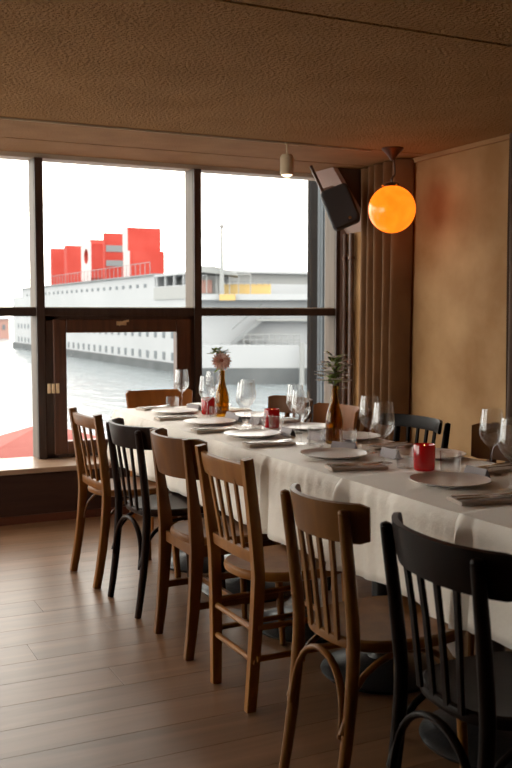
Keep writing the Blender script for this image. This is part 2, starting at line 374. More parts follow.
MULL = [1.405, 2.51, 3.655]
xs = [-1.91, -0.805, 0.30] + MULL
ZT0, ZT1 = 1.283, 1.343
for k in range(len(xs) - 1):
    xa, xb = xs[k] + 0.055, xs[k + 1]
    w = empty_struct('window_%d' % (k + 1), ((xa + xb) / 2, YF, 0.345), 'harbour window with dark timber transom')
    ox, oy, oz = (xa + xb) / 2, YF, 0.345
    def B(name, m, x0, x1, y0, y1, z0, z1, bev=0.003):
        return MB().box(x0 - ox, x1 - ox, y0 - oy, y1 - oy, z0 - oz, z1 - oz).build(name, m, w, True, bev)
    if k == 0: B('mullion', 'mullion', xs[0], xa, YF, YB, 0.345, 2.30); B('end_panel', 'frame', X0, xs[0], YF, YB, 0.345, 2.30)
    # right mullion: dark front strip, deep body in a lighter grey painted for daylight
    wr = 0.055 if k < len(xs) - 2 else 0.035
    B('mullion', 'frame', xb, xb + wr, YF, YF + 0.02, 0.345, 2.30)
    B('mullion', 'mullion', xb - 0.002, xb + wr - 0.004, YF + 0.02, YB, 0.345, 2.30)
    B('transom', 'frame', xa, xb, YF + 0.01, YB - 0.03, ZT0, ZT1 - 0.006)
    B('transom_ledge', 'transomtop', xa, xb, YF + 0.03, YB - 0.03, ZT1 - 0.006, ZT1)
    B('pane', 'pane', xa, xb, YB - 0.024, YB - 0.018, ZT1, 2.30, 0)
    if k == 3:
        # opening casement in a heavy dark frame
        B('outer_frame', 'frame', xa, xa + 0.075, YF + 0.01, YB - 0.03, 0.345, ZT0)
        B('outer_frame', 'frame', xb - 0.055, xb, YF + 0.01, YB - 0.03, 0.345, ZT0)
        B('outer_frame', 'frame', xa, xb, YF + 0.01, YB - 0.03, ZT0 - 0.035, ZT0)
        B('outer_frame', 'frame', xa, xb, YF + 0.01, YB - 0.03, 0.345, 0.375)
        ca, cb, za, zb = xa + 0.05, xb - 0.035, 0.37, ZT0 - 0.022
        cs = B('casement', 'casement', ca, ca + 0.085, YF - 0.012, YF + 0.06, za, zb, 0.006)
        for args in ((cb - 0.105, cb, za, zb), (ca + 0.0855, cb - 0.1055, zb - 0.088, zb), (ca + 0.0855, cb - 0.1055, za, za + 0.085)):
            r = MB().box(args[0] - ox, args[1] - ox, YF - 0.012 - oy, YF + 0.06 - oy, args[2] - oz, args[3] - oz).build('casement_rail', 'casement', cs, True, 0.006)
        MB().box(ca + 0.07 - ox, cb - 0.09 - ox, 0.05, 0.056, za + 0.07 - oz, zb - 0.07 - oz).build('pane', 'pane', cs)
        p = aty(53.5, 388, YF - 0.015)
        for dx in (-0.028, 0.0, 0.028):
            MB().box(p.x + dx - 0.011 - ox, p.x + dx + 0.011 - ox, -0.022, -0.008, p.z - 0.035 - oz, p.z + 0.03 - oz).build('hinge', 'brass', cs, True, 0.003)
        p = aty(121, 323, YF - 0.02)
        h = MB().box(p.x - 0.03 - ox, p.x + 0.035 - ox, -0.03, -0.01, p.z - 0.015 - oz, p.z + 0.012 - oz)
        h.sweep([(p.x - 0.02 - ox, -0.035, p.z - 0.015 - oz), (p.x + 0.01 - ox, -0.045, p.z + 0.008 - oz), (p.x + 0.045 - ox, -0.045, p.z + 0.016 - oz)], 0.012, 0.014)
        h.build('window_catch', 'brass', cs)
    else:
        B('pane', 'pane', xa, xb, YB - 0.024, YB - 0.018, 0.345, ZT0, 0)
# outside corner post and cladding beyond the last pane
tag(MB().box(3.735, 3.795, 6.68, 6.74, -2.2, 2.6).build('exterior_post', 'extpost'), 'dark steel post outside the last window pane', 'post')
ex = thing('exterior_cladding', (3.945, 6.9, -2.2), 0, 'grey blue ribbed cladding strip outside the window corner', 'cladding')
for i in range(3):
    MB().box(0.0 + i * 0.035, 0.029 + i * 0.035, 0, 0.1, 0, 4.8).build('rib', 'extpanel', ex, True, 0.006)

# ================================================================== WALL-SIDE FITTINGS
def curtain(name, y0, y1, xc, amp, folds, m, label, z1=CZ - 0.012, seed=1, taper=0.0):
    r = random.Random(seed); ny, nz = folds * 14, 14
    ph = [r.uniform(-.5, .5) for _ in range(folds + 2)]; am = [r.uniform(.6, 1.15) for _ in range(folds + 2)]
    vs, fs = [], []
    for layer in (0, 1):
        for k in range(nz + 1):
            z = 0.012 + (z1 - 0.012) * k / nz
            for i in range(ny + 1):
                t = i / ny; q = t * folds; j = int(q); fr = q - j
                a = am[j] * (1 - fr) + am[min(j + 1, folds + 1)] * fr; p = ph[j] * (1 - fr) + ph[min(j + 1, folds + 1)] * fr
                wob = 0.010 * math.sin(z * 2.1 + j * 1.7)
                x = xc + amp * (1 - 2 * abs(math.sin(PI * q + p * .5)) ** 0.8 * min(1, a)) * (0.9 + 0.1 * math.sin(z + j)) + layer * 0.005
                yy = y0 + (y1 - y0) * t + wob + taper * (z / z1) * (1 - t) * (-1)
                vs.append((x, yy, z))
    n1 = (ny + 1); off = n1 * (nz + 1)
    for L_ in (0, 1):
        for k in range(nz):
            for i in range(ny):
                q = (k * n1 + i, k * n1 + i + 1, (k + 1) * n1 + i + 1, (k + 1) * n1 + i)
                fs.append(tuple(a + L_ * off for a in q))
    for i in range(ny): fs.append((i, i + 1, off + i + 1, off + i)); b = nz * n1; fs.append((b + i, b + i + 1, off + b + i + 1, off + b + i))
    for k in range(nz):
        for i in (0, ny): a = k * n1 + i; fs.append((a, a + n1, off + a + n1, off + a))
    o = MB().add(vs, fs).build(name, m)
    return tag(o, label, 'curtain')
curtain('curtain', 5.27, 5.822, 3.655, 0.072, 5, 'curtain', 'heavy brown pleated curtain in the corner behind the globe lamp', seed=5)
curtain('curtain', 3.55, 4.29, 3.68, 0.03, 6, 'curtaindark', 'dark brown curtain at the end of the plaster wall', seed=9)
for u, r_, lb in ((345, 0.017, 'slim brown vertical pipe nearer the window jamb'), (351.5, 0.02, 'thicker brown vertical pipe beside the curtain')):
    p = atx(u, 260, 3.712)
    t = thing('heating_pipe', (3.712, p.y, 0), 0, lb, 'pipe')
    MB().tube([(0, 0, 0.0), (0, 0, 1.89)], r_, 12).build('pipe_run', 'pipe', t)
    MB().lathe([(r_ + 0.008, 0), (r_ + 0.008, 0.02)], 14, (0, 0, 1.70)).build('pipe_clip', 'bronze', t)
# sloping board in the corner
bd = MB().prism([(3.43, 5.83, CZ - 0.002), (3.47, 5.83, CZ - 0.002), (3.737, 5.83, 1.95), (3.737, 5.83, 1.895)], (0, 0.31, 0)).build('corner_board', 'gusset', None, True, 0.003)
tag(bd, 'pinkish sloping board in the corner behind the loudspeaker', 'board')
bx = MB().prism([(3.48, 5.84, CZ - 0.002), (3.737, 5.84, CZ - 0.002), (3.737, 5.84, 1.962)], (0, 0.02, 0)).build('corner_panel', 'curtaindark')  # dark triangular panel closing the gap beside the board
tag(bx, 'dark triangular panel between board and curtain', 'bracket')
# loudspeaker on its arm
sp = thing('loudspeaker', (3.395, 5.66, 2.02), 0, 'black loudspeaker tilted down on a bracket below the ceiling corner', 'speaker')
sp.rotation_euler = (math.radians(-8), math.radians(-22), math.radians(-30))
b = MB(); W2, H2 = 0.100, 0.142
def rr(w, h, r, y, n=5):
    out = []
    for cx, cz, a0 in ((w - r, h - r, 0), (-w + r, h - r, 90), (-w + r, -h + r, 180), (w - r, -h + r, 270)):
        for i in range(n + 1):
            a = math.radians(a0 + 90 * i / n); out.append((cx + r * math.cos(a), y, cz + r * math.sin(a)))
    return out
rings = [rr(W2 * .93, H2 * .95, .03, -.085), rr(W2, H2, .034, -.07), rr(W2, H2, .034, -.01), rr(W2 * .72, H2 * .86, .03, .085)]
m_ = len(rings[0]); vs_ = [p for r in rings for p in r]
b.add(vs_, [(i * m_ + j, i * m_ + (j + 1) % m_, (i + 1) * m_ + (j + 1) % m_, (i + 1) * m_ + j) for i in range(3) for j in range(m_)] + [tuple(range(m_ - 1, -1, -1)), tuple(3 * m_ + j for j in range(m_))])
b.build('cabinet', 'black', sp)
g = MB(); r1 = rr(W2 * .90, H2 * .93, .028, -.086); r2 = rr(W2 * .86, H2 * .90, .026, -.094)
g.add(r1 + r2, [(j, (j + 1) % m_, m_ + (j + 1) % m_, m_ + j) for j in range(m_)] + [tuple(m_ + j for j in range(m_))])
gr = g.build('grille', 'grille', sp)
MB().lathe([(0.011, 0), (0.011, 0.003)], 14).build('maker_badge', 'steel', gr)
bb = gr.children[0]; bb.rotation_euler = (PI / 2, 0, 0); bb.location = (0.03, -0.0935, -0.105)
a = MB().tube(spline([(-.075, .0, .10), (-.07, .10, .19), (0.02, .14, .20)]), .009, 8); a.build('yoke', 'gusset', sp)
MB().tube([(0, .06, .03), (0.0, .12, .1), (0.0, .14, .2)], .014, 8).build('mount_arm', 'bronze', sp)
pa, pb = aty(311, 174, 5.85), aty(326, 199, 5.72)
arm = MB().tube([(pa.x, pa.y, CZ - 0.006), (pb.x, pb.y, pb.z)], 0.011, 8).build('ceiling_strut', 'bronze')
tag(arm, 'thin dark strut running from the ceiling down to the loudspeaker', 'strut')

# globe pendant lamp
pc = Vector((3.386, 5.02, 0))
pl = thing('pendant_lamp', (pc.x, pc.y, 1.80), 0, 'glowing amber glass globe pendant hanging in front of the curtain', 'lamp')
gl = []
for i in range(33):
    a = -PI / 2 + PI * i / 32 * 0.93; gl.append((max(0.0, 0.148 * math.cos(a)), 0.152 + 0.148 * math.sin(a)))
gl[0] = (0.0, gl[0][1])
MB().lathe(gl, 48).build('globe_shade', 'globe', pl)
ft = MB().lathe([(0.045, 0.288), (0.05, 0.296), (0.045, 0.308), (0.02, 0.318), (0.0, 0.32)], 24).build('fitter_cap', 'bronze', pl)
for a in (0.4, 2.5, 4.6): MB().tube([(0.05 * math.cos(a), 0.05 * math.sin(a), 0.300), (0.066 * math.cos(a), 0.066 * math.sin(a), 0.302)], 0.006, 8).build('thumb_screw', 'steel', ft)
MB().tube(spline([(0, 0, 0.315), (-0.002, 0.0, 0.345), (0.012, -0.01, 0.37), (0.010, -0.008, 0.42), (0.006, -0.004, 0.515)]), 0.0065, 10).build('rod', 'bronze', pl)
MB().lathe([(0.012, 0.455), (0.02, 0.47), (0.05, 0.505), (0.068, 0.522), (0.068, 0.529)], 28).build('ceiling_rose', 'bronze', pl)

# surface cable rail and small spot lamp
rail = MB().tube([(X0 + 0.1, 5.135, CZ - 0.006), (3.3, 5.135, CZ - 0.006)], 0.005, 8).build('cable_rail', 'cream')
tag(rail, 'thin pale cable rail running along the ceiling', 'rail')
s0 = aty(287, 150, 5.125)
spt = thing('spot_lamp', (s0.x, 5.125, 2.135), 0, 'small cream cylindrical spot lamp hanging from the cable rail', 'lamp')
MB().lathe([(0.036, 0.0), (0.041, 0.004), (0.041, 0.105), (0.030, 0.122), (0.0, 0.124)], 24).build('lamp_housing', 'cream', spt)
MB().lathe([(0.0, -0.014), (0.018, -0.011), (0.030, -0.003), (0.035, 0.002)], 20).build('lens', 'spotlens', spt)
MB().tube([(0, 0, 0.12), (0, 0, 0.186)], 0.006, 8).build('stem', 'cream', spt)
MB().tube([(-0.012, 0, 0.186), (0.075, 0.0, 0.184)], 0.008, 8).build('clip', 'cream', spt)
sl = bpy.data.lights.new('spot_lamp_bulb', 'SPOT'); so = bpy.data.objects.new('spot_lamp_bulb', sl); C.objects.link(so)
sl.energy = 3; sl.color = (1, 0.72, 0.42); sl.spot_size = 1.5; sl.shadow_soft_size = 0.03; so.parent = spt; so.location = (0, 0, -0.02)

# ================================================================== TABLES AND CLOTHS
TX0, TX1, TZ = 1.60, 2.262, 0.757
CT = 0.762                      # top of cloth
def table(y0, y1, yc, label):
    t = thing('dining_table', (1.93, yc, 0), 0, label, 'table', 'pedestal tables under the cloths')
    MB().box(TX0 - 1.93, TX1 - 1.93, y0 - yc + 0.002, y1 - yc - 0.002, TZ - 0.03, TZ).build('table_top', 'tabletop', t, True, 0.004)
    cx = 1.875 - 1.93
    MB().lathe([(0.212, 0.0), (0.22, 0.012), (0.208, 0.024), (0.12, 0.042), (0.05, 0.062), (0.04, 0.08), (0.0, 0.08)], 40, (cx, 0, 0)).build('base', 'iron', t)
    MB().lathe([(0.036, 0.07), (0.036, 0.70)], 20, (cx, 0, 0)).build('column', 'iron', t)
    c = MB()
    c.box(cx - 0.2, cx + 0.2, -0.025, 0.025, 0.70, 0.727); c.box(cx - 0.025, cx + 0.025, -0.2, 0.2, 0.70, 0.727)
    c.build('top_spider', 'iron', t)
ord_ = ['first', 'second', 'third', 'fourth', 'fifth', 'sixth']
tb = [(4.24, 5.12, 4.50), (3.64, 4.24, 3.95), (3.05, 3.64, 3.38), (2.46, 3.05, 2.82), (1.87, 2.46, 2.21), (1.28, 1.87, 1.66)]
for i, (a, b_, c_) in enumerate(tb):
    table(a, b_, c_, 'black iron pedestal table under the cloth, %s from the window' % ord_[i])

def cloth(name, y0, y1, drop, label, endfar=False, seed=0, lift=0.0, lowstart=0.0, creases=(), zoff=0.0):
    """covers x TX0..TX1; far end (y1) drapes over when endfar; small ripples in the hanging sides"""
    r = random.Random(seed); ph = [r.uniform(0, 6.28) for _ in range(8)]
    xa, xb = TX0 - 0.006 - lift, TX1 + 0.006 + lift
    ye = y1
    us = [-drop + drop * i / 12 for i in range(12)] + [0.006] + [(xb - xa) * i / 10 for i in range(1, 10)] + [(xb - xa) - 0.006] + [(xb - xa) + drop * i / 12 for i in range(1, 13)]
    step = 0.0125; ny = int((y1 - y0) / step)
    vsn = [(y1 - y0) * i / ny for i in range(ny + 1)]
    if endfar: vsn = vsn[:-1] + [(y1 - y0) - 0.006] + [(y1 - y0) + drop * i / 12 for i in range(1, 13)]
    vs = []
    Ln = y1 - y0; Wd = xb - xa
    def rip(s, d, wide=1.0):
        k = min(1, d / drop) ** 1.2
        v = (0.010 * math.sin(7 * s + ph[0]) + 0.008 * math.sin(17 * s + ph[1]) + 0.0045 * math.sin(41 * s + ph[2])) * k
        v += 0.0026 * math.sin(95 * s + ph[3]) * (0.5 + 0.5 * math.sin(3 * s + ph[4])) * math.exp(-d / 0.15)
        return v
    for b_ in vsn:
        for a_ in us:
            da = -a_ if a_ < 0 else (a_ - Wd if a_ > Wd else 0); db = b_ - Ln if (endfar and b_ > Ln) else 0
            sx = -1 if a_ < 0 else 1
            px = xa + min(max(a_, 0), Wd); py = y0 + min(b_, Ln); pz = CT + lift * 0.5 + zoff
            if da == 0 and db == 0:
                pz += 0.0008 * math.sin(9 * py + 5 * px + ph[5])
                edge = min(px - xa, xb - px)
                if edge < 0.008: pz -= 0.003
                vs.append((px, py, pz)); continue
            rr_ = math.hypot(da, db)
            ca, sa = (da / rr_ * sx, db / rr_)
            s = (y0 + b_) if db == 0 else (px if da == 0 else 0)
            low = 1.0
            if lowstart and db == 0:
                low += lowstart * math.exp(-((b_ - 0.03) / 0.10) ** 2) - 0.05 * math.exp(-((b_ - 0.3) / 0.2) ** 2)
            cr = 0
            if db == 0:
                for (yc, am, wd) in creases: cr += am * math.exp(-((y0 + b_ - yc) / wd) ** 2) * min(1, da / 0.06)
            flare = 0.006 + 0.010 * (rr_ / drop) + cr
            if da and db: flare += 0.035 * math.sin(2 * math.atan2(db, da)) * min(1, rr_ / drop)
            flare += rip(s, rr_) if not (da and db) else 0
            vs.append((px + ca * flare, py + sa * flare, pz - 0.003 - rr_ * low + 0.004 * math.sin(6 * s + ph[6]) * (rr_ / drop)))
    n = len(us); k = len(vsn)
    fs = [(j * n + i, j * n + i + 1, (j + 1) * n + i + 1, (j + 1) * n + i) for j in range(k - 1) for i in range(n - 1)]
    o = MB().add(vs, fs).build(name, 'cloth')
    for p in o.data.polygons: p.use_smooth = True
    sd = o.modifiers.new('thickness', 'SOLIDIFY'); sd.thickness = 0.0022; sd.offset = -1
    return tag(o, label, 'tablecloth', 'white linen tablecloths')
cloth('tablecloth', 2.60, 5.125, 0.295, 'long white linen tablecloth draped over the window end of the table', True, 2,
      creases=((3.205, 0.014, 0.02), (3.175, -0.014, 0.012), (4.3, 0.012, 0.02), (3.75, 0.010, 0.03), (4.8, 0.014, 0.018), (4.95, 0.016, 0.02), (4.62, 0.012, 0.015), (2.85, 0.008, 0.03)))
cloth('tablecloth', 1.99, 2.64, 0.300, 'middle white linen tablecloth with a hanging folded corner, between two others', False, 4, 0.006, 0.30,
      creases=((2.625, 0.03, 0.022), (2.578, -0.014, 0.016), (2.3, 0.010, 0.02), (2.45, 0.008, 0.03)))
cloth('tablecloth', 1.10, 2.02, 0.305, 'white linen tablecloth behind the black bentwood chair, third from the window', False, 6, 0.010, 0.12,
      creases=((1.995, 0.02, 0.015), (1.955, -0.012, 0.014), (1.6, 0.010, 0.03)), zoff=0.0)
# (items on overlapping cloths stand a few millimetres higher)
def ztop(y): return CT + 0.0015 + (0 if y > 2.64 else (0.003 if y > 2.02 else 0.005))

# ================================================================== CHAIRS
def seat_mesh(wf, wb, x0, x1, z, th, roundness=2.6, m=None):
    """superellipse seat, front wider than back, softly dished"""
    b = MB(); n = 40
    def pt(a, k):
        c, s = math.cos(a), math.sin(a)
        x = math.copysign(abs(c) ** (2 / roundness), c); yv = math.copysign(abs(s) ** (2 / roundness), s)
        w = wb + (wf - wb) * (x + 1) / 2
        return ((x0 + x1) / 2 + x * (x1 - x0) / 2 * k, yv * w / 2 * k)
    rings = [(0.93, z - th), (0.985, z - th + 0.006), (1.0, z - th * 0.5), (0.985, z - 0.005), (0.95, z), (0.85, z - 0.003), (0.5, z - 0.008), (0.15, z - 0.009)]
    vs = [(*pt(2 * PI * j / n, k), zz) for k, zz in rings for j in range(n)]
    fs = [(i * n + j, i * n + (j + 1) % n, (i + 1) * n + (j + 1) % n, (i + 1) * n + j) for i in range(len(rings) - 1) for j in range(n)]
    fs += [tuple(range(n - 1, -1, -1)), tuple((len(rings) - 1) * n + j for j in range(n))]
    return b.add(vs, fs)

def post_x(z, lean=0.075, kick=0.06):
    """rear post/leg line in side view (x at height z)"""
    if z > 0.45: t = (z - 0.45) / 0.38; return -0.185 - lean * t ** 1.25
    t = (0.45 - z) / 0.45; return -0.185 - kick * t ** 1.7

def chair(style, wd, loc, rz, label, group=None, slats=4, top=0.83, hw=0.17, rail_h=0.10, seat_z=0.455, wrap=0.06, kick=0.045, lean=0.045, foot=0.0, bulge=0.03, braces=False, off=0.03, half_add=None):
    t = thing('dining_chair', (*loc, 0), rz, label, 'chair', group)
    round_ = style == 'bentwood'
    ptop = top - 0.022 if round_ else top
    # rear legs run up as back posts
    for s in (-1, 1):
        zs = [0, 0.08, 0.18, 0.30, 0.40, 0.455, 0.52, 0.60, 0.68, 0.76, ptop]
        path = [(post_x(z, lean, kick), s * (hw + (0.012 * (z - .45) / .4 if z > .45 else foot * (0.45 - z) / 0.45)), z) for z in zs]
        b = MB()
        if round_:
            b.sweep(path, 0.033, 0.036, (1, 0, 0), 12, [0.82, 0.88, 0.95, 1, 1, 1, 1, 0.98, 0.93, 0.88, 0.8])
            q = path[-1]; b.lathe([(0.0145, 0), (0.012, 0.006), (0.0, 0.011)], 12, q)
        elif style == 'panel':
            b.sweep(path, 0.030, 0.046, (1, 0, 0), 0, [(.9, .72), (.95, .8), (1, .9), (1, 1), (1, 1.1), (1, 1.15), (1, 1.05), (1, .85), (.95, .7), (.9, .6), (.85, .5)])
        else:
            b.sweep(path, 0.033, 0.038, (1, 0, 0), 0, [.88, .92, .96, 1, 1, 1, 1, 1, .98, .95, .92])
        b.build('leg', wd, t)
    # front legs
    for s in (-1, 1):
        b = MB(); xf = 0.155
        pf = [(xf + 0.02, s * (hw + 0.012), 0), (xf + 0.008, s * (hw + 0.004), 0.22), (xf, s * (hw - 0.006), seat_z - 0.03)]
        if style == 'slat': b.sweep(pf, 0.032, 0.032, (1, 0, 0), 0, [.8, .95, 1])
        else: b.sweep(pf, 0.034, 0.034, (1, 0, 0), 12, [.68, .9, 1])
        b.build('leg', wd, t)
    seat_mesh(0.40, 0.35 if style != 'slat' else 0.335, -0.205 if style != 'bentwood' else -0.195, 0.212, seat_z, 0.034, 2.9 if style != 'slat' else 2.5).build('seat', wd, t)
    # top rail
    zc = top - rail_h / 2; xr = post_x(zc, lean)
    if style == 'slat':
        n = 9; path = []
        for i in range(n):
            q = -1 + 2 * i / (n - 1); path.append((xr - 0.018 * (1 - q * q) + 0.006, q * (hw + 0.008), zc - 0.018))
        MB().sweep(path, 0.02, rail_h, (-0.2, 0, 1)).build('top_rail', wd, t)
        zl = 0.515 if slats > 3 else 0.475
        lw = post_x(zl, lean)
        lp = [(lw - 0.010 * (1 - (-1 + 2 * i / 8) ** 2) + 0.004, (-1 + 2 * i / 8) * hw, zl) for i in range(9)]
        MB().sweep(lp, 0.018, 0.04, (-0.1, 0, 1)).build('lower_rail', wd, t)
        for i in range(slats):
            q = (i - (slats - 1) / 2) / ((slats + 1) / 2)
            yb, yt = q * hw * 0.82, q * hw * 0.98
            bow = 0.012 * (1 - q * q)
            MB().sweep([(lw - bow * .6, yb, zl + 0.01), (post_x(0.62, lean) - bow, (yb + yt) / 2, 0.62), (xr - bow, yt, zc - rail_h / 2)], 0.017, 0.010, (1, 0, 0)).build('back_slat', wd, t)
        if braces:
            for s in (-1, 1):
                ps = [(-0.185 + 0.19 * (1 - math.cos(PI / 2 * i / 10)), s * (hw - .01), 0.27 + 0.15 * math.sin(PI / 2 * i / 10)) for i in range(11)]
                MB().sweep(ps, 0.014, 0.018, (0, 1, 0), 10).build('arch_brace', wd, t)
                ps = [(0.15 - 0.17 * (1 - math.cos(PI / 2 * i / 10)), s * (hw - .01), 0.27 + 0.15 * math.sin(PI / 2 * i / 10)) for i in range(11)]
                MB().sweep(ps, 0.014, 0.018, (0, 1, 0), 10).build('arch_brace', wd, t)
        for z_, nm in (() if braces else ((0.275, 'stretcher'), (0.172, 'stretcher'))):
            xp = post_x(z_, lean, kick)
            MB().tube([(xp, -hw, z_), (xp, hw, z_)], 0.0105, 8).build(nm, wd, t)
            for s in (-1, 1):
                MB().tube([(xp, s * hw, z_ + 0.012), (0.162, s * (hw + 0.006), z_ + 0.012)], 0.0105, 8).build(nm, wd, t)
        if not braces: MB().tube([(0.16, -hw, 0.24), (0.16, hw, 0.24)], 0.0105, 8).build('stretcher', wd, t)
    else:
        # curved rail on the sitter's side of the posts, ends wrap forward
        n = 21; path = []; sc = []
        half = hw + (half_add or (0.044 if style == 'panel' else 0.055))
        for i in range(n):
            q = -1 + 2 * i / (n - 1)
            path.append((xr + off - bulge * (1 - q * q) + wrap * abs(q) ** 3.2, q * half, zc))
            e = 1 - abs(q); sc.append((0.75 + 0.25 * min(1, e / .15), 0.84 + 0.16 * min(1, (e / .04)) ** .5 if style == 'bentwood' else 0.86 + 0.14 * min(1, e / .05)))
        MB().sweep(path, 0.017, rail_h, (-0.19, 0, 1), 0, sc).build('top_rail', wd, t)
        if style == 'bentwood':
            for i in range(slats):
                q = (i - (slats - 1) / 2) / ((slats + 1) / 2)
                yb, yt = q * hw * 0.80, q * hw * 0.98
                bow = 0.022 * (1 - q * q)
                MB().sweep([(-0.188, yb, seat_z - 0.01), (post_x(0.62, lean) + 0.004 - bow * .5, (yb + yt) / 2, 0.62), (xr + 0.016 - bow, yt, zc - rail_h / 2 + 0.02)], 0.018, 0.011, (1, 0, 0)).build('back_slat', wd, t)
            # bent arch brace between the rear legs, and one to each side
            pa = []
            for i in range(17):
                a = PI * i / 16; z_ = 0.205 + 0.0 + 0.195 * math.sin(a) ** 0.75
                pa.append((post_x(min(z_, .44), lean, kick) - 0.012, -math.cos(a) * (hw - 0.012), z_))
            MB().sweep(pa, 0.017, 0.022, (1, 0, 0), 10).build('arch_brace', wd, t)
            for s in (-1, 1):
                ps = []
                for i in range(13):
                    a = PI * i / 12
                    ps.append((-0.018 - math.cos(a) * 0.185 + (-0.015 if i == 0 else 0), s * (hw - 0.004), 0.22 + 0.19 * math.sin(a) ** 0.8))
                MB().sweep(ps, 0.017, 0.02, (0, 1, 0), 10).build('arch_brace', wd, t)
        else:
            MB().box(-0.19, 0.16, -hw + 0.012, hw - 0.012, seat_z - 0.075, seat_z - 0.03).build('seat_apron', wd, t, True, 0.004)
            for s in (-1, 1):
                MB().sweep([(post_x(.20, lean, kick), s * hw, 0.20), (0.165, s * (hw + .006), 0.20)], 0.018, 0.026).build('stretcher', wd, t)
            MB().sweep([(-0.02, -hw, 0.20), (-0.02, hw, 0.20)], 0.018, 0.024).build('stretcher', wd, t)
    return t
CX = 1.502
A_ = 'chairs along the aisle side of the table'
chair('slat', W_HONEY, (CX - 0.03, 4.475), math.radians(3), 'honey brown slat-back chair, first from the window on the aisle side', A_, slats=3, top=0.828, hw=0.175, rail_h=0.055, kick=0.055, braces=True)
chair('bentwood', W_DARK, (CX - 0.004, 3.965), math.radians(2), 'dark brown bentwood chair with curved top rail, next to the honey slat-back chair', A_, slats=3, top=0.822, hw=0.175, rail_h=0.098, wrap=0.065, kick=0.045, bulge=0.05, off=0.018)
chair('panel', W_BROWN, (CX + 0.006, 3.40), 0, 'brown chair with a broad curved solid back panel, on the aisle side', A_, top=0.838, hw=0.165, rail_h=0.155, wrap=0.055, kick=0.035, bulge=0.05, off=0.008)
chair('slat', W_GOLD, (CX - 0.010, 2.855), math.radians(1), 'golden brown four-slat chair with ladder stretchers, on the aisle side', A_, slats=4, top=0.842, hw=0.170, rail_h=0.075, kick=0.012, foot=-0.035)
chair('bentwood', W_OLIVE, (1.442, 2.165), math.radians(1), 'tan brown bentwood chair with arched brace, next to the black one', A_, slats=4, top=0.822, hw=0.142, rail_h=0.105, wrap=0.035, kick=0.05, bulge=0.042, off=0.024, half_add=0.036)
chair('bentwood', W_BLACK, (1.448, 1.645), math.radians(-4), 'black bentwood chair with four slats, farthest from the window', A_, slats=4, top=0.824, hw=0.172, rail_h=0.10, wrap=0.045, kick=0.05, bulge=0.042, off=0.024, half_add=0.062)
B_ = 'chairs along the wall side of the table'
FXC = 2.40
chair('bentwood', W_BROWN, (FXC - 0.02, 4.74), PI, 'brown chair with curved rail, first from the window on the wall side', B_, slats=4, top=0.82, rail_h=0.10, wrap=0.08)
chair('panel', W_ORANGE, (FXC, 4.255), PI, 'orange brown panel-back chair behind the flower bottle on the wall side', B_, top=0.815, rail_h=0.14, wrap=0.07)
chair('bentwood', W_BLACK, (FXC, 3.61), PI + 0.05, 'black slatted chair on the wall side in front of the plaster wall', B_, slats=4, top=0.82, rail_h=0.06, wrap=0.05)
chair('panel', W_BROWN, (FXC + 0.02, 2.955), PI, 'brown panel-back chair seen through the wine glasses on the wall side', B_, top=0.84, rail_h=0.15, wrap=0.06)
chair('panel', W_ORANGE, (2.03, 5.39), -PI / 2, 'orange brown panel-back chair at the head of the table by the window', None, top=0.822, hw=0.17, rail_h=0.16, wrap=0.03)

# ================================================================== TABLEWARE
def lathe_thing(name, m, prof, n=32):
    return MB().lathe(prof, n).mesh(name, m)
plate_me = lathe_thing('dinner_plate', 'china', [(0.0, 0.0), (0.072, 0.0), (0.076, 0.003), (0.10, 0.006), (0.1275, 0.014), (0.1283, 0.0158), (0.1265, 0.0165), (0.10, 0.0085), (0.085, 0.0065), (0.0, 0.006)], 48)
wine_out = [(0.0, 0.0), (0.034, 0.0), (0.0345, 0.0015), (0.02, 0.004), (0.008, 0.008), (0.0042, 0.016), (0.0038, 0.05), (0.004, 0.085), (0.008, 0.093), (0.022, 0.104), (0.036, 0.122), (0.0415, 0.138), (0.041, 0.152), (0.037, 0.185), (0.0325, 0.220)]
wine_in = [(0.0315, 0.220), (0.036, 0.185), (0.0398, 0.152), (0.0402, 0.138), (0.0345, 0.1235), (0.021, 0.1065), (0.006, 0.098), (0.0, 0.097)]
wine_me = lathe_thing('wine_glass', 'glass', wine_out + wine_in, 36)
tum_me = lathe_thing('water_tumbler', 'glass', [(0.0, 0.0), (0.030, 0.0), (0.032, 0.003), (0.0365, 0.075), (0.0352, 0.0752), (0.0308, 0.008), (0.0, 0.0075)], 32)
small_me = lathe_thing('shot_glass', 'glass', [(0.0, 0.0), (0.018, 0.0), (0.021, 0.06), (0.0198, 0.06), (0.017, 0.007), (0.0, 0.006)], 24)
card_b = MB(); cw, ch, cdp = 0.052, 0.034, 0.016
for s in (-1, 1):
    card_b.prism([(s * cdp, -cw, 0.0), (s * cdp, cw, 0.0), (s * 0.0006, cw, ch), (s * 0.0006, -cw, ch)], (s * 0.0011, 0, 0))
card_me = card_b.mesh('place_card', 'card', False)
def put(name, me, x, y, label, cat, group=None, rz=0, dz=0):
    o = bpy.data.objects.new(name, me); C.objects.link(o); o.location = (x, y, ztop(y) + dz); o.rotation_euler = (0, 0, rz)
    return tag(o, label, cat, group)
# plates
NP = [(1.83, 4.776), (1.80, 4.226), (1.785, 3.71), (1.80, 3.041), (1.834, 2.379)]
for i, (x, y) in enumerate(NP): put('dinner_plate', plate_me, x, y, 'pale stoneware plate on the aisle side, %s from the window' % ord_[i], 'plate', 'dinner plates')
FP = [(2.125, 4.395), (2.128, 3.83), (2.128, 3.45), (2.128, 2.876)]
for i, (x, y) in enumerate(FP): put('dinner_plate', plate_me, x, y, 'pale stoneware plate on the wall side, %s from the window' % ord_[i], 'plate', 'dinner plates')
put('dinner_plate', plate_me, 2.115, 4.975, 'pale stoneware plate at the head of the table by the window', 'plate', 'dinner plates')
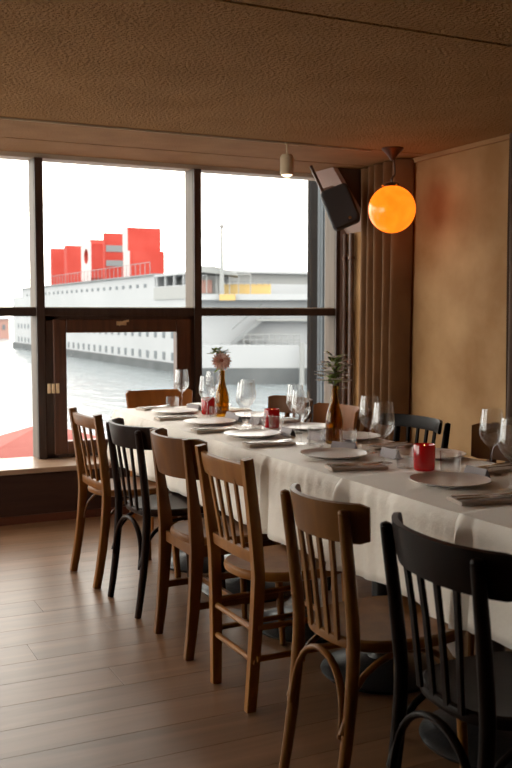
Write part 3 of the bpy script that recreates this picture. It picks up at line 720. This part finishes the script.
# wine glasses
WG = [(1.953, 4.985, 'wine glass at the window end in front of the head chair'), (1.865, 4.411, 'wine glass before the lit candle nearest the window, beside the dahlia bottle'),
      (2.05, 4.765, 'wine glass behind the candle nearest the window'), (1.853, 3.934, 'wine glass beside the middle candle, aisle-side one of the pair'),
      (1.933, 4.075, 'wine glass beside the middle candle, wall-side one of the pair'), (1.997, 3.71, 'wine glass standing nearest the wall side in the pair by the white-flower bottle'),
      (1.862, 3.413, 'wine glass on the aisle side of the pair by the white-flower bottle'), (1.981, 3.076, 'wine glass behind another one, next to the white-flower bottle and tumbler'),
      (1.883, 2.832, 'wine glass on the aisle side in front of the black slatted chair'), (2.058, 2.453, 'wine glass in front of the brown panel-back chair across the plate with card'),
      (1.927, 2.204, 'wine glass farthest from the window')]
for x, y, l in WG: put('wine_glass', wine_me, x, y, 'clear stemmed ' + l, 'wine glass', 'wine glasses')
TM = [(1.87, 4.915, 'behind the plate nearest the window'), (1.928, 3.945, 'between the glass pair and the middle candle'), (1.942, 3.788, 'in front of the middle candle'),
      (1.888, 3.325, 'on the aisle side next to the white-flower bottle'), (1.97, 3.213, 'behind a grey card beside the white-flower bottle'), (1.899, 2.712, 'next to the candle farthest from the window, window side'),
      (1.95, 2.53, 'behind the plate farthest from the window')]
for x, y, l in TM: put('water_tumbler', tum_me, x, y, 'clear low water tumbler ' + l, 'tumbler', 'water tumblers')
put('shot_glass', small_me, 1.918, 4.455, 'tiny clear glass beside the dahlia bottle', 'glass')
# cards
CARD = [(1.975, 4.86, 0.3, 'by the plate nearest the window'), (1.945, 4.245, 0.05, 'behind the second aisle plate'), (1.932, 3.66, -0.05, 'behind the third aisle plate'), (1.915, 3.155, 0.55, 'in front of the white-flower bottle'), (1.972, 2.395, 0.25, 'behind the plate farthest from the window')]
CARD = [c if c[0] != 1.972 else (1.980, 2.43, 0.0, c[3]) for c in CARD]
for x, y, a, l in CARD: put('place_card', card_me, x, y, 'folded lilac grey place card ' + l, 'place card', 'folded place cards', a)
for x, y, a, l in [(1.982, 4.375, -0.05, 'before the first wall-side plate'), (1.992, 4.105, 0.0, 'between the glasses and the middle candle'), (1.972, 3.475, 0.0, 'before the third wall-side plate'), (1.980, 2.93, 0.0, 'before the last wall-side plate')]:
    put('place_card', card_me, x, y, 'folded lilac grey place card ' + l, 'place card', 'folded place cards', a)
# napkins with cutlery on top
nb = MB()
for i, (dx, dy, z) in enumerate(((0, 0, 0), (0.001, 0.001, 0.0034), (-0.0005, 0.0008, 0.0068))): nb.box(-0.10 + dx, 0.10 + dx, -0.047 + dy, 0.047 + dy, z, z + 0.0032)
nap_me = nb.mesh('folded_napkin', 'napkin')
kb = MB()
kb.sweep([(-0.105, 0, .004), (-0.06, 0, .0045), (0.0, 0, .004)], 0.012, 0.007, (0, 0, 1), 8, [.8, 1, .7])
kb.sweep([(0.0, 0, .004), (0.03, 0, .003), (0.075, .003, .0025), (0.105, .007, .0022)], 0.019, 0.0028, (0, 0, 1), 0, [.5, 1, 1, .25])
knife_me = kb.mesh('dinner_knife', 'steel')
fb = MB()
fb.sweep([(-0.10, 0, .004), (-0.05, 0, .0035), (0.02, 0, .0045), (0.045, 0, .004)], 0.013, 0.0045, (0, 0, 1), 8, [1, .7, .45, .5])
fb.sweep([(0.04, 0, .004), (0.055, 0, .0035), (0.07, 0, .004)], 0.022, 0.003, (0, 0, 1), 0, [.4, 1, 1])
for q in (-1.5, -.5, .5, 1.5): fb.sweep([(0.066, q * .0056, .004), (0.085, q * .0056, .005), (0.102, q * .0056, .008)], 0.003, 0.0026, (0, 0, 1), 0, [1, 1, .6])
fork_me = fb.mesh('dinner_fork', 'steel')
def setting(x, y, rz, lab):
    put('folded_napkin', nap_me, x, y, 'folded beige napkin under cutlery ' + lab, 'napkin', 'folded napkins', rz)
    c, s = math.cos(rz), math.sin(rz)
    for me, nm, dy, da in ((knife_me, 'dinner_knife', -0.018, 0.05), (fork_me, 'dinner_fork', 0.016, -0.06)):
        put(nm, me, x - s * dy, y + c * dy, 'steel table %s on the napkin %s' % (nm.split('_')[1], lab), nm.split('_')[1], 'table ' + nm.split('_')[1] + 's', rz + da, 0.0102)
for i, (x, y) in enumerate(((1.725, 4.49), (1.705, 3.945), (1.725, 3.43), (1.735, 2.775), (1.755, 2.11))):
    setting(x, y, (-0.05, -0.05, -0.1, -0.25, -0.2)[i], 'on the aisle side, %s from the window' % ord_[i])
for i, (x, y) in enumerate(((2.13, 4.69), (2.13, 4.13), (2.13, 3.16), (2.13, 2.52))):
    setting(x, y, PI + (0.0, 0.05, 0, 0.1)[i], 'on the wall side, %s from the window' % ord_[i])
setting(1.80, 5.01, 0.25, 'at the window end corner of the table')
# candles
def candle(x, y, label):
    t = thing('votive_candle', (x, y, ztop(y)), 0, label, 'candle', 'red votive candles')
    MB().lathe([(0.0, 0), (0.033, 0), (0.0365, 0.004), (0.0375, 0.02), (0.0375, 0.084), (0.036, 0.088), (0.0345, 0.085), (0.0345, 0.066), (0.0335, 0.064)], 36).build('glass_jar', 'candleglass', t)
    MB().lathe([(0.034, 0.05), (0.034, 0.064), (0.0, 0.066)], 30).build('wax', 'wax', t)
    MB().lathe([(0.0, 0.066), (0.003, 0.069), (0.0045, 0.074), (0.003, 0.081), (0.0, 0.088)], 10).build('flame', 'flame', t)
candle(1.97, 4.645, 'red glass votive candle nearest the window beside the dahlia bottle')
candle(2.007, 3.963, 'red glass votive candle in the middle of the table, between glasses and tumblers')
candle(1.918, 2.632, 'red glass votive candle farthest from the window, with a visible flame')
# bottles with flowers
bot_prof = [(0.0, 0.004), (0.031, 0.0), (0.035, 0.004), (0.0358, 0.02), (0.0358, 0.095), (0.034, 0.112), (0.0285, 0.135), (0.0215, 0.160), (0.0165, 0.182), (0.0145, 0.20), (0.0142, 0.228), (0.0158, 0.230), (0.0158, 0.238), (0.0128, 0.240),
            (0.0118, 0.228), (0.0122, 0.20), (0.014, 0.182), (0.019, 0.160), (0.026, 0.135), (0.0315, 0.112), (0.0333, 0.095), (0.0333, 0.02), (0.029, 0.012), (0.0, 0.016)]
bottle_me = lathe_thing('glass_bottle', 'amber', bot_prof, 32)
put('glass_bottle', bottle_me, 1.99, 4.505, 'amber glass bottle used as a vase for the pink dahlia', 'bottle')
put('glass_bottle', bottle_me, 1.987, 3.352, 'amber glass bottle used as a vase for the white flowers', 'bottle')
def leaf_mesh(mb, base, d, ln, wdt, droop=0.0):
    d = Vector(d).normalized(); sd = d.cross(Vector((0, 0, 1)));
    sd = sd.normalized() if sd.length > 1e-4 else Vector((1, 0, 0)); nu = sd.cross(d); base = Vector(base); vs = []
    for t, w_ in ((0, .15), (.25, .8), (.5, 1), (.75, .75), (1, .06)):
        c = base + d * ln * t - Vector((0, 0, droop * t * t)); vs += [c - sd * wdt * w_ / 2, c + nu * (-wdt * .12), c + sd * wdt * w_ / 2]
    fs = []
    for i in range(4): a = i * 3; fs += [(a, a + 1, a + 4, a + 3), (a + 1, a + 2, a + 5, a + 4)]
    mb.add(vs, fs)
r = random.Random(11)
z0 = ztop(4.5)
fl = thing('dahlia_flower', (1.99, 4.505, z0 - 0.005), 0, 'blush pink dahlia with green leaves standing in the amber bottle', 'flower')
MB().tube(spline([(0.0, 0.0, 0.04), (0.0, 0.0, 0.16), (-0.002, 0.001, 0.25), (-0.006, -0.006, 0.290)]), 0.0028, 8).build('stem', 'leaf', fl)
ctr = Vector((-0.012, -0.022, 0.296)); nrm = Vector((-0.30, -0.85, 0.30)).normalized()
e1 = nrm.cross(Vector((0, 0, 1))).normalized(); e2 = e1.cross(nrm)
pet = MB()
for ring, (n, ln, tilt) in enumerate(((18, .050, -.05), (16, .044, .25), (13, .036, .6), (9, .025, 1.0))):
    for i in range(n):
        a = 2 * PI * (i + .5 * ring) / n; rad = e1 * math.cos(a) + e2 * math.sin(a)
        d = rad * math.cos(tilt) + nrm * math.sin(tilt); sd = nrm.cross(rad).normalized(); nu = d.cross(sd)
        w_ = .0135 - ring * .0015; b0 = ctr + rad * .004; vs = []
        for t, k in ((0, .3), (.45, 1), (.8, .85), (1, .12)):
            p = b0 + d * ln * r.uniform(.95, 1.05) * t; vs += [p - sd * w_ * k / 2 + nu * .002, p, p + sd * w_ * k / 2 + nu * .002]
        fs = []
        for k in range(3): q = k * 3; fs += [(q, q + 1, q + 4, q + 3), (q + 1, q + 2, q + 5, q + 4)]
        pet.add(vs, fs)
blm = pet.build('bloom', 'petal', fl)
co = MB().lathe([(0.0, -.004), (.008, -.002), (.010, .004), (.006, .010), (0, .012)], 14).build('flower_centre', 'petalcore', blm)
co.rotation_euler = nrm.to_track_quat('Z', 'Y').to_euler(); co.location = ctr + nrm * .006
lf = MB()
for i in range(24):
    a = r.uniform(0, 2 * PI); leaf_mesh(lf, (ctr.x + r.uniform(-.045, .028), ctr.y + r.uniform(0.0, .03), ctr.z + r.uniform(.035, .055)), (math.cos(a), math.sin(a) * .6, r.uniform(.0, .9)), r.uniform(.026, .040), r.uniform(.017, .026), .004)
for i in range(3): lf.tube([(0, 0, .25), (r.uniform(-.03, .02), .005, .34)], .0015, 6)
leaf_mesh(lf, (-0.008, -.004, .262), (-.8, -.3, -.25), .05, .016, .012)
leaf_mesh(lf, (0.004, -.004, .262), (.6, -.3, .1), .03, .012, .008)
lf.build('foliage', 'leaf', fl)
z0 = ztop(3.35)
f2 = thing('white_flower_sprig', (1.987, 3.352, z0 - 0.008), 0, 'loose sprig of small white flowers standing in the amber bottle', 'flower')
MB().tube(spline([(0, 0, 0.04), (0, 0, .17), (0.002, 0, .25), (0.0, 0, .32)]), .003, 8).build('stem', 'leaf', f2)
lf, bl, st = MB(), MB(), MB()
for i in range(46):
    z_ = r.uniform(.245, .37); a = r.uniform(0, 2 * PI); rr_ = r.uniform(0, .018); d = (math.cos(a), math.sin(a), r.uniform(.1, 1.2))
    leaf_mesh(lf, (rr_ * math.cos(a), rr_ * math.sin(a), z_), d, r.uniform(.026, .046), r.uniform(.012, .020), .006)
for i in range(34):
    a = r.uniform(0, 2 * PI); z_ = r.uniform(.27, .385); rd = r.uniform(.025, .062)
    p = Vector((rd * math.cos(a) + (-.012 if math.cos(a) < 0 else .006), rd * math.sin(a), z_ - (.03 if rd > .045 else 0)))
    st.tube([(0, 0, z_ - .03), p], .0009, 5)
    for k in range(6):
        b_ = 2 * PI * k / 6; leaf_mesh(bl, p, (math.cos(b_), math.sin(b_), r.uniform(.1, .5)), .019, .0125, .002)
lf.build('foliage', 'leaf', f2); bl.build('blossoms', 'blossom', f2); st.build('stalks', 'leaf', f2)

# ================================================================== OUTSIDE
WZ = -2.2
tag(MB().add([(-300, 8.5, WZ), (500, 8.5, WZ), (500, 700, WZ), (-300, 700, WZ)], [(0, 1, 2, 3)]).build('harbour_water', 'water'), 'pale grey rippled harbour water', 'water', kind='stuff')
# red parasol on the terrace below
ap = aty(44, 423, 9.0)
ps = thing('red_parasol', (ap.x, ap.y, WZ), 0, 'faded red parasol standing outside below the window', 'parasol')
hh = ap.z - WZ; R_ = 1.75; rot = 0.62
cn = [(R_ * 1.3 * math.cos(rot + PI / 2 * i), R_ * 1.3 * math.sin(rot + PI / 2 * i), hh - 0.62) for i in range(4)]
for i in range(4):
    a, b_ = Vector(cn[i]), Vector(cn[(i + 1) % 4]); tp = Vector((0, 0, hh))
    MB().prism([tp, a, b_], (0, 0, -0.012)).build('canopy_panel', 'parasol', ps)
    MB().tube([tp - Vector((0, 0, .03)), a - Vector((0, 0, .03))], .014, 6).build('rib', 'mullion', ps)
MB().tube([(0, 0, 0.3), (0, 0, hh)], .03, 12).build('pole', 'mullion', ps)
MB().lathe([(.5, 0), (.5, .3), (0, .3)], 24).build('base', 'shiptrim', ps)
dk = MB().box(-4, 12, 6.5, 9.6, WZ - .5, WZ + 0.02).build('terrace_deck', 'shiptrim'); tag(dk, 'grey floating terrace deck below the windows', 'deck', kind='structure')

# moored white ship, side at x = 20.2
SX = 20.2; ship = thing('moored_ship', (SX, 70, WZ), 0, 'long white moored hotel ship with tall red letters on its roof', 'ship')
def sp_(p): return (p[0] - SX, p[1] - 70, p[2] - WZ)
YS, YBW, DZ = 47.5, 99.0, 3.70
hull = MB().prism([sp_(q) for q in ((SX, YS, WZ + .55), (SX, YBW, WZ + .55), (SX + 3.5, YBW + 6, WZ + .55), (SX + 10, YBW + 6, WZ + .55), (SX + 13, YBW, WZ + .55), (SX + 13, YS, WZ + .55))], (0, 0, DZ - 0.75 - WZ - .55))
hull.build('hull', 'shipwhite', ship, False)
MB().prism([sp_(q) for q in ((SX - .15, YS, WZ - .3), (SX - .15, YBW, WZ - .3), (SX + 3.5, YBW + 6.2, WZ - .3), (SX + 10, YBW + 6.2, WZ - .3), (SX + 13.1, YBW, WZ - .3), (SX + 13.1, YS, WZ - .3))], (0, 0, .85)).build('boot_top', 'shipdark', ship, False)
MB().prism([sp_(q) for q in ((SX + .05, 56.2, DZ - .75), (SX + .05, YBW - 4, DZ - .75), (SX + 12, YBW - 4, DZ - .75), (SX + 12, 56.2, DZ - .75))], (0, 0, .75)).build('upper_deckhouse', 'shipwhite', ship, False)
MB().box(-.1, 13, 56 - 70, YBW - 3.5 - 70, DZ - WZ, DZ - WZ + .08).build('roof_edge', 'shiptrim', ship, False)
wm = MB().box(-.03, .03, -.22, .22, -.24, .24).mesh('porthole', 'shipglass', False)
for z_, ya, yb in ((-1.28, 50, 98), (0.05, 50, 98), (1.2, 58, 98), (2.95, 58, 94)):
    y = ya
    while y < yb:
        o = bpy.data.objects.new('window_pane', wm); C.objects.link(o); o.parent = ship; o.location = (0 if z_ < 2 else .05, y - 70, z_ - WZ); y += 1.5
# open afterdeck with posts
a0, a1 = 48.2, 56.1
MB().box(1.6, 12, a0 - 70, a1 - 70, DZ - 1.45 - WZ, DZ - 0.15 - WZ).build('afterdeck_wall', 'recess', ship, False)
MB().box(-.05, 12, a0 - 70 - .5, a1 - 70, DZ - .15 - WZ, DZ - WZ).build('afterdeck_roof', 'shipwhite', ship, False)
for i in range(6): MB().box(0, .12, a0 + i * 1.5 - 70, a0 + i * 1.5 + .14 - 70, DZ - .75 - WZ, DZ - .15 - WZ).build('deck_post', 'shipwhite', ship, False)
for i in range(3): MB().box(-.04, 0.02, a0 - 70, a1 - 70, DZ - 1.5 - WZ + i * .25, DZ - 1.45 - WZ + i * .25).build('deck_rail', 'shiptrim', ship, False)
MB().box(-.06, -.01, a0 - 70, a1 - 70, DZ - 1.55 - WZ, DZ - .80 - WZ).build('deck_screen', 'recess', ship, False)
# roof letters: thick blocks, red sides and pale faces
LX = SX + 0.9
def block(u0, ue, u1, vt, vb=None, dx=0.0, hole=False, name='roof_letter', pale=True):
    pe = atx(ue, 280, LX + dx); yn = pe.y; zt = atx(ue, vt, LX + dx).z
    zb = DZ + .08 if vb is None else atx(ue, vb, LX + dx).z
    yf = atx(u0, 280, LX + dx).y; xr_ = aty(u1, 280, yn).x
    if hole:
        cy, cz = (yn + yf) / 2, zb + (zt - zb) * .62; hy, hz = (yf - yn) / 2, (zt - zb) / 2; n = 28; out, inn = [], []
        for i in range(n):
            a = 2 * PI * i / n; c, s = math.cos(a), math.sin(a); k = 1 / max(abs(c), abs(s))
            out.append((LX, cy + c * k * hy, (zt + zb) / 2 + s * k * hz)); inn.append((LX, cy + .42 * hy * c, cz + .36 * hz * s))
        vs = [Vector(sp_(p)) for p in out + inn]; d = Vector((xr_ - LX, 0, 0)); vs = vs + [v + d for v in vs]
        fs = []
        for i in range(n):
            j = (i + 1) % n; fs += [(i, j, n + j, n + i), (2 * n + i, 3 * n + i, 3 * n + j, 2 * n + j), (i, 2 * n + i, 2 * n + j, j), (n + i, n + j, 3 * n + j, 3 * n + i)]
        o = MB().add(vs, fs).build(name, 'red', ship, False)
        o.data.materials.append(M['pinkwhite'])
        for p in o.data.polygons:
            if p.normal.x < -.9: p.material_index = 1
        return o
    o = MB().box(LX + dx - SX, xr_ - SX, yn - 70, yf - 70, zb - WZ, zt - WZ).build(name, 'red', ship, False, 0)
    if pale:
        o.data.materials.append(M['pinkwhite'])
        for p in o.data.polygons:
            if p.normal.x < -.9: p.material_index = 1
    return o, (LX + dx, xr_, yn, yf)
block(50.5, 52, 65.5, 248, pale=False); block(64.5, 67, 83, 245, pale=False); block(81.5, 91.5, 105, 239, hole=True)
_, e = block(103.5, 105, 125, 232.5, pale=False)
for va, vb_ in ((245, 251.5), (260, 266)):
    za, zb_ = atx(105, vb_, LX).z, atx(105, va, LX).z
    MB().box(e[0] - SX + .1, e[1] - SX - .05, e[2] - 70 - .04, e[2] - 70, za - WZ, zb_ - WZ).build('letter_window', 'shiptrim', ship, False)
block(123, 128, 161, 227, 251); block(123.5, 130, 164.5, 250.5)
for i in range(40):
    y = 57 + i * .95; MB().box(.02, .05, y - 70, y - 70 + .04, DZ - WZ, DZ - WZ + .85).build('roof_baluster', 'shiptrim', ship, False)
MB().box(.02, .05, 57 - 70, 95 - 70, DZ - WZ + .82, DZ - WZ + .86).build('roof_rail', 'shiptrim', ship, False)

# nearer white vessel seen through the right-hand pane: its side faces the windows
V0 = Vector((17.75, 43.5, WZ)); ve = Vector((0.90, -0.436, 0)).normalized(); vn = Vector((-ve.y, ve.x, 0))
if vn.dot(V0) < 0: vn = -vn
ves = thing('work_vessel', V0, math.atan2(ve.y, ve.x), 'white vessel with outside stairs and a yellow upper deck, moored beyond the right pane', 'ship')
def vp(u, v, off=0.0):
    d = ray(u, v); o = V0 + vn * off; k = (o - CP).dot(vn) / d.dot(vn); p = CP + d * k - V0
    return p.dot(ve), p.z
def vb(name, m, u0, u1, v0, v1, off=0.0, depth=3.0):
    s0_, zt = vp(u0, v0, off); s1_, _ = vp(u1, v0, off); _, zb = vp((u0 + u1) / 2, v1, off)
    return MB().box(min(s0_, s1_), max(s0_, s1_), off, off + depth, zb, zt).build(name, m, ves, False)
s_end = 26
zk = vp(250, 368)[1]; zd = vp(250, 345)[1]
MB().box(0, s_end, -.1, 4.5, -.3, zk).build('boot_top', 'shipdark', ves, False)
MB().box(-.1, s_end, 0, 4.4, zk, zd).build('hull', 'shipwhite', ves, False)
MB().box(-.2, s_end, 1.6, 4.4, zd, vp(250, 300, 1.6)[1]).build('deckhouse', 'shipwhite', ves, False)
MB().box(-.3, s_end - 4, .6, 4.4, vp(250, 300, .6)[1], vp(250, 294, .6)[1]).build('upper_deck', 'shipwhite', ves, False)
vb('yellow_house', 'yellow', 224, 271, 284, 295, 2.0, 2.3)
for i in range(8): vb('house_railing', 'shiptrim', 226 + i * 6, 226.6 + i * 6, 281, 285, 1.9, .06)
vb('house_railing', 'shiptrim', 224, 271, 281, 281.6, 1.9, .06)
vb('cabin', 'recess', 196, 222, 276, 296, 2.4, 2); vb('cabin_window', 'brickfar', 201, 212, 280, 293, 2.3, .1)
zt0, zt1 = vp(200, 266, 1.0)[1], vp(236, 273.5, 1.0)[1]; sa, sb = vp(190, 266, 1.0)[0], vp(238, 270, 1.0)[0]
MB().prism([(sa, 1, zt0 - .25), (sa, 1, zt0), ((sa + sb) / 2, 1, zt0), (sb, 1, zt1), (sb, 1, zt1 - .1)], (0, 3.4, 0)).build('awning', 'roofgrey', ves, False)
for u in (206, 216, 229, 238, 250): vb('awning_post', 'roofgrey', u, u + 1.0, 274, 296, 1.2, .1)
vb('awning_beam', 'roofgrey', 225, 251, 273.5, 275, 1.2, .1)
s_, zt = vp(222, 228, 1.0); _, zb_ = vp(222, 300, 1.0)
MB().tube([(s_, .5, zb_), (s_, .5, zt)], .10, 8, [1.3, .6]).build('mast', 'roofgrey', ves)
MB().lathe([(0, 0), (.14, .1), (.14, .2), (0, .3)], 10, (s_, .5, zt - .1)).build('mast_light', 'roofgrey', ves)
s_, z_ = vp(229.5, 298, .5); MB().box(s_ - .5, s_ + .3, .3, .6, z_ - .12, z_ + .18).build('lifeboat_cover', 'yellow', ves, False)
# outside stairs
(sa, za), (sb, zb_) = vp(232, 344, 1.0), vp(262, 319, 1.0)
for o_ in (0.7, 1.3): MB().sweep([(sa, o_, za), (sb, o_, zb_)], .08, .22).build('stair_stringer', 'shiptrim', ves)
for i in range(9):
    t = (i + .5) / 9; MB().box(sa + (sb - sa) * t - .13, sa + (sb - sa) * t + .13, .7, 1.3, za + (zb_ - za) * t - .03, za + (zb_ - za) * t + .03).build('stair_tread', 'shiptrim', ves, False)
MB().tube([(sa, .7, za + .75), (sb, .7, zb_ + .75)], .035, 6).build('stair_rail', 'shiptrim', ves)
MB().box(sb - .3, sb + 3.5, .6, 1.6, zb_ - .1, zb_).build('landing', 'roofgrey', ves, False)
s0_, z0_ = vp(244, 345, .3); s1_, _ = vp(300, 345, .3)
for h_ in (.25, .5): MB().tube([(s0_, .3, zd + h_), (s1_, .3, zd + h_)], .025, 6).build('deck_rail', 'roofgrey', ves)
for i in range(10): q = s0_ + (s1_ - s0_) * i / 9; MB().tube([(q, .3, zd), (q, .3, zd + .5)], .025, 6).build('rail_post', 'roofgrey', ves)
q = vp(302, 345, -.5); MB().tube([(q[0], -.5, -.3), (q[0], -.5, q[1] + .1)], .13, 10).build('mooring_pile', 'roofgrey', ves)
vb('deck_box', 'shiptrim', 252, 262, 338, 345, .8, .6)
# far shore buildings
def far_house(u0, u1, v0, y, label, m='brickfar', vb_=322):
    a, b_ = aty(u0, v0, y), aty(u1, v0, y)
    t = thing('shore_building', ((a.x + b_.x) / 2, y, WZ), 0, label, 'building'); w = (b_.x - a.x) / 2; h = a.z - WZ
    MB().box(-w, w, 0, 14, 0, h).build('walls', m, t, False)
    MB().prism([(-w - .3, -.3, h), (w + .3, -.3, h), (0, -.3, h + w * .35)], (0, 14.5, 0)).build('roof', 'farroof', t, False)
    for i in range(3): MB().box(-w * .7 + i * w * .55, -w * .7 + i * w * .55 + w * .25, -.1, 0, h * .45, h * .7).build('window_pane', 'shipglass', t, False)
far_house(-14, 9, 319, 135, 'small brick building on the far shore beyond the ship bow')
far_house(284, 307, 293, 240, 'hazy reddish building on the far shore beyond the work vessel', 'brickfar')
bpy.context.view_layer.update()
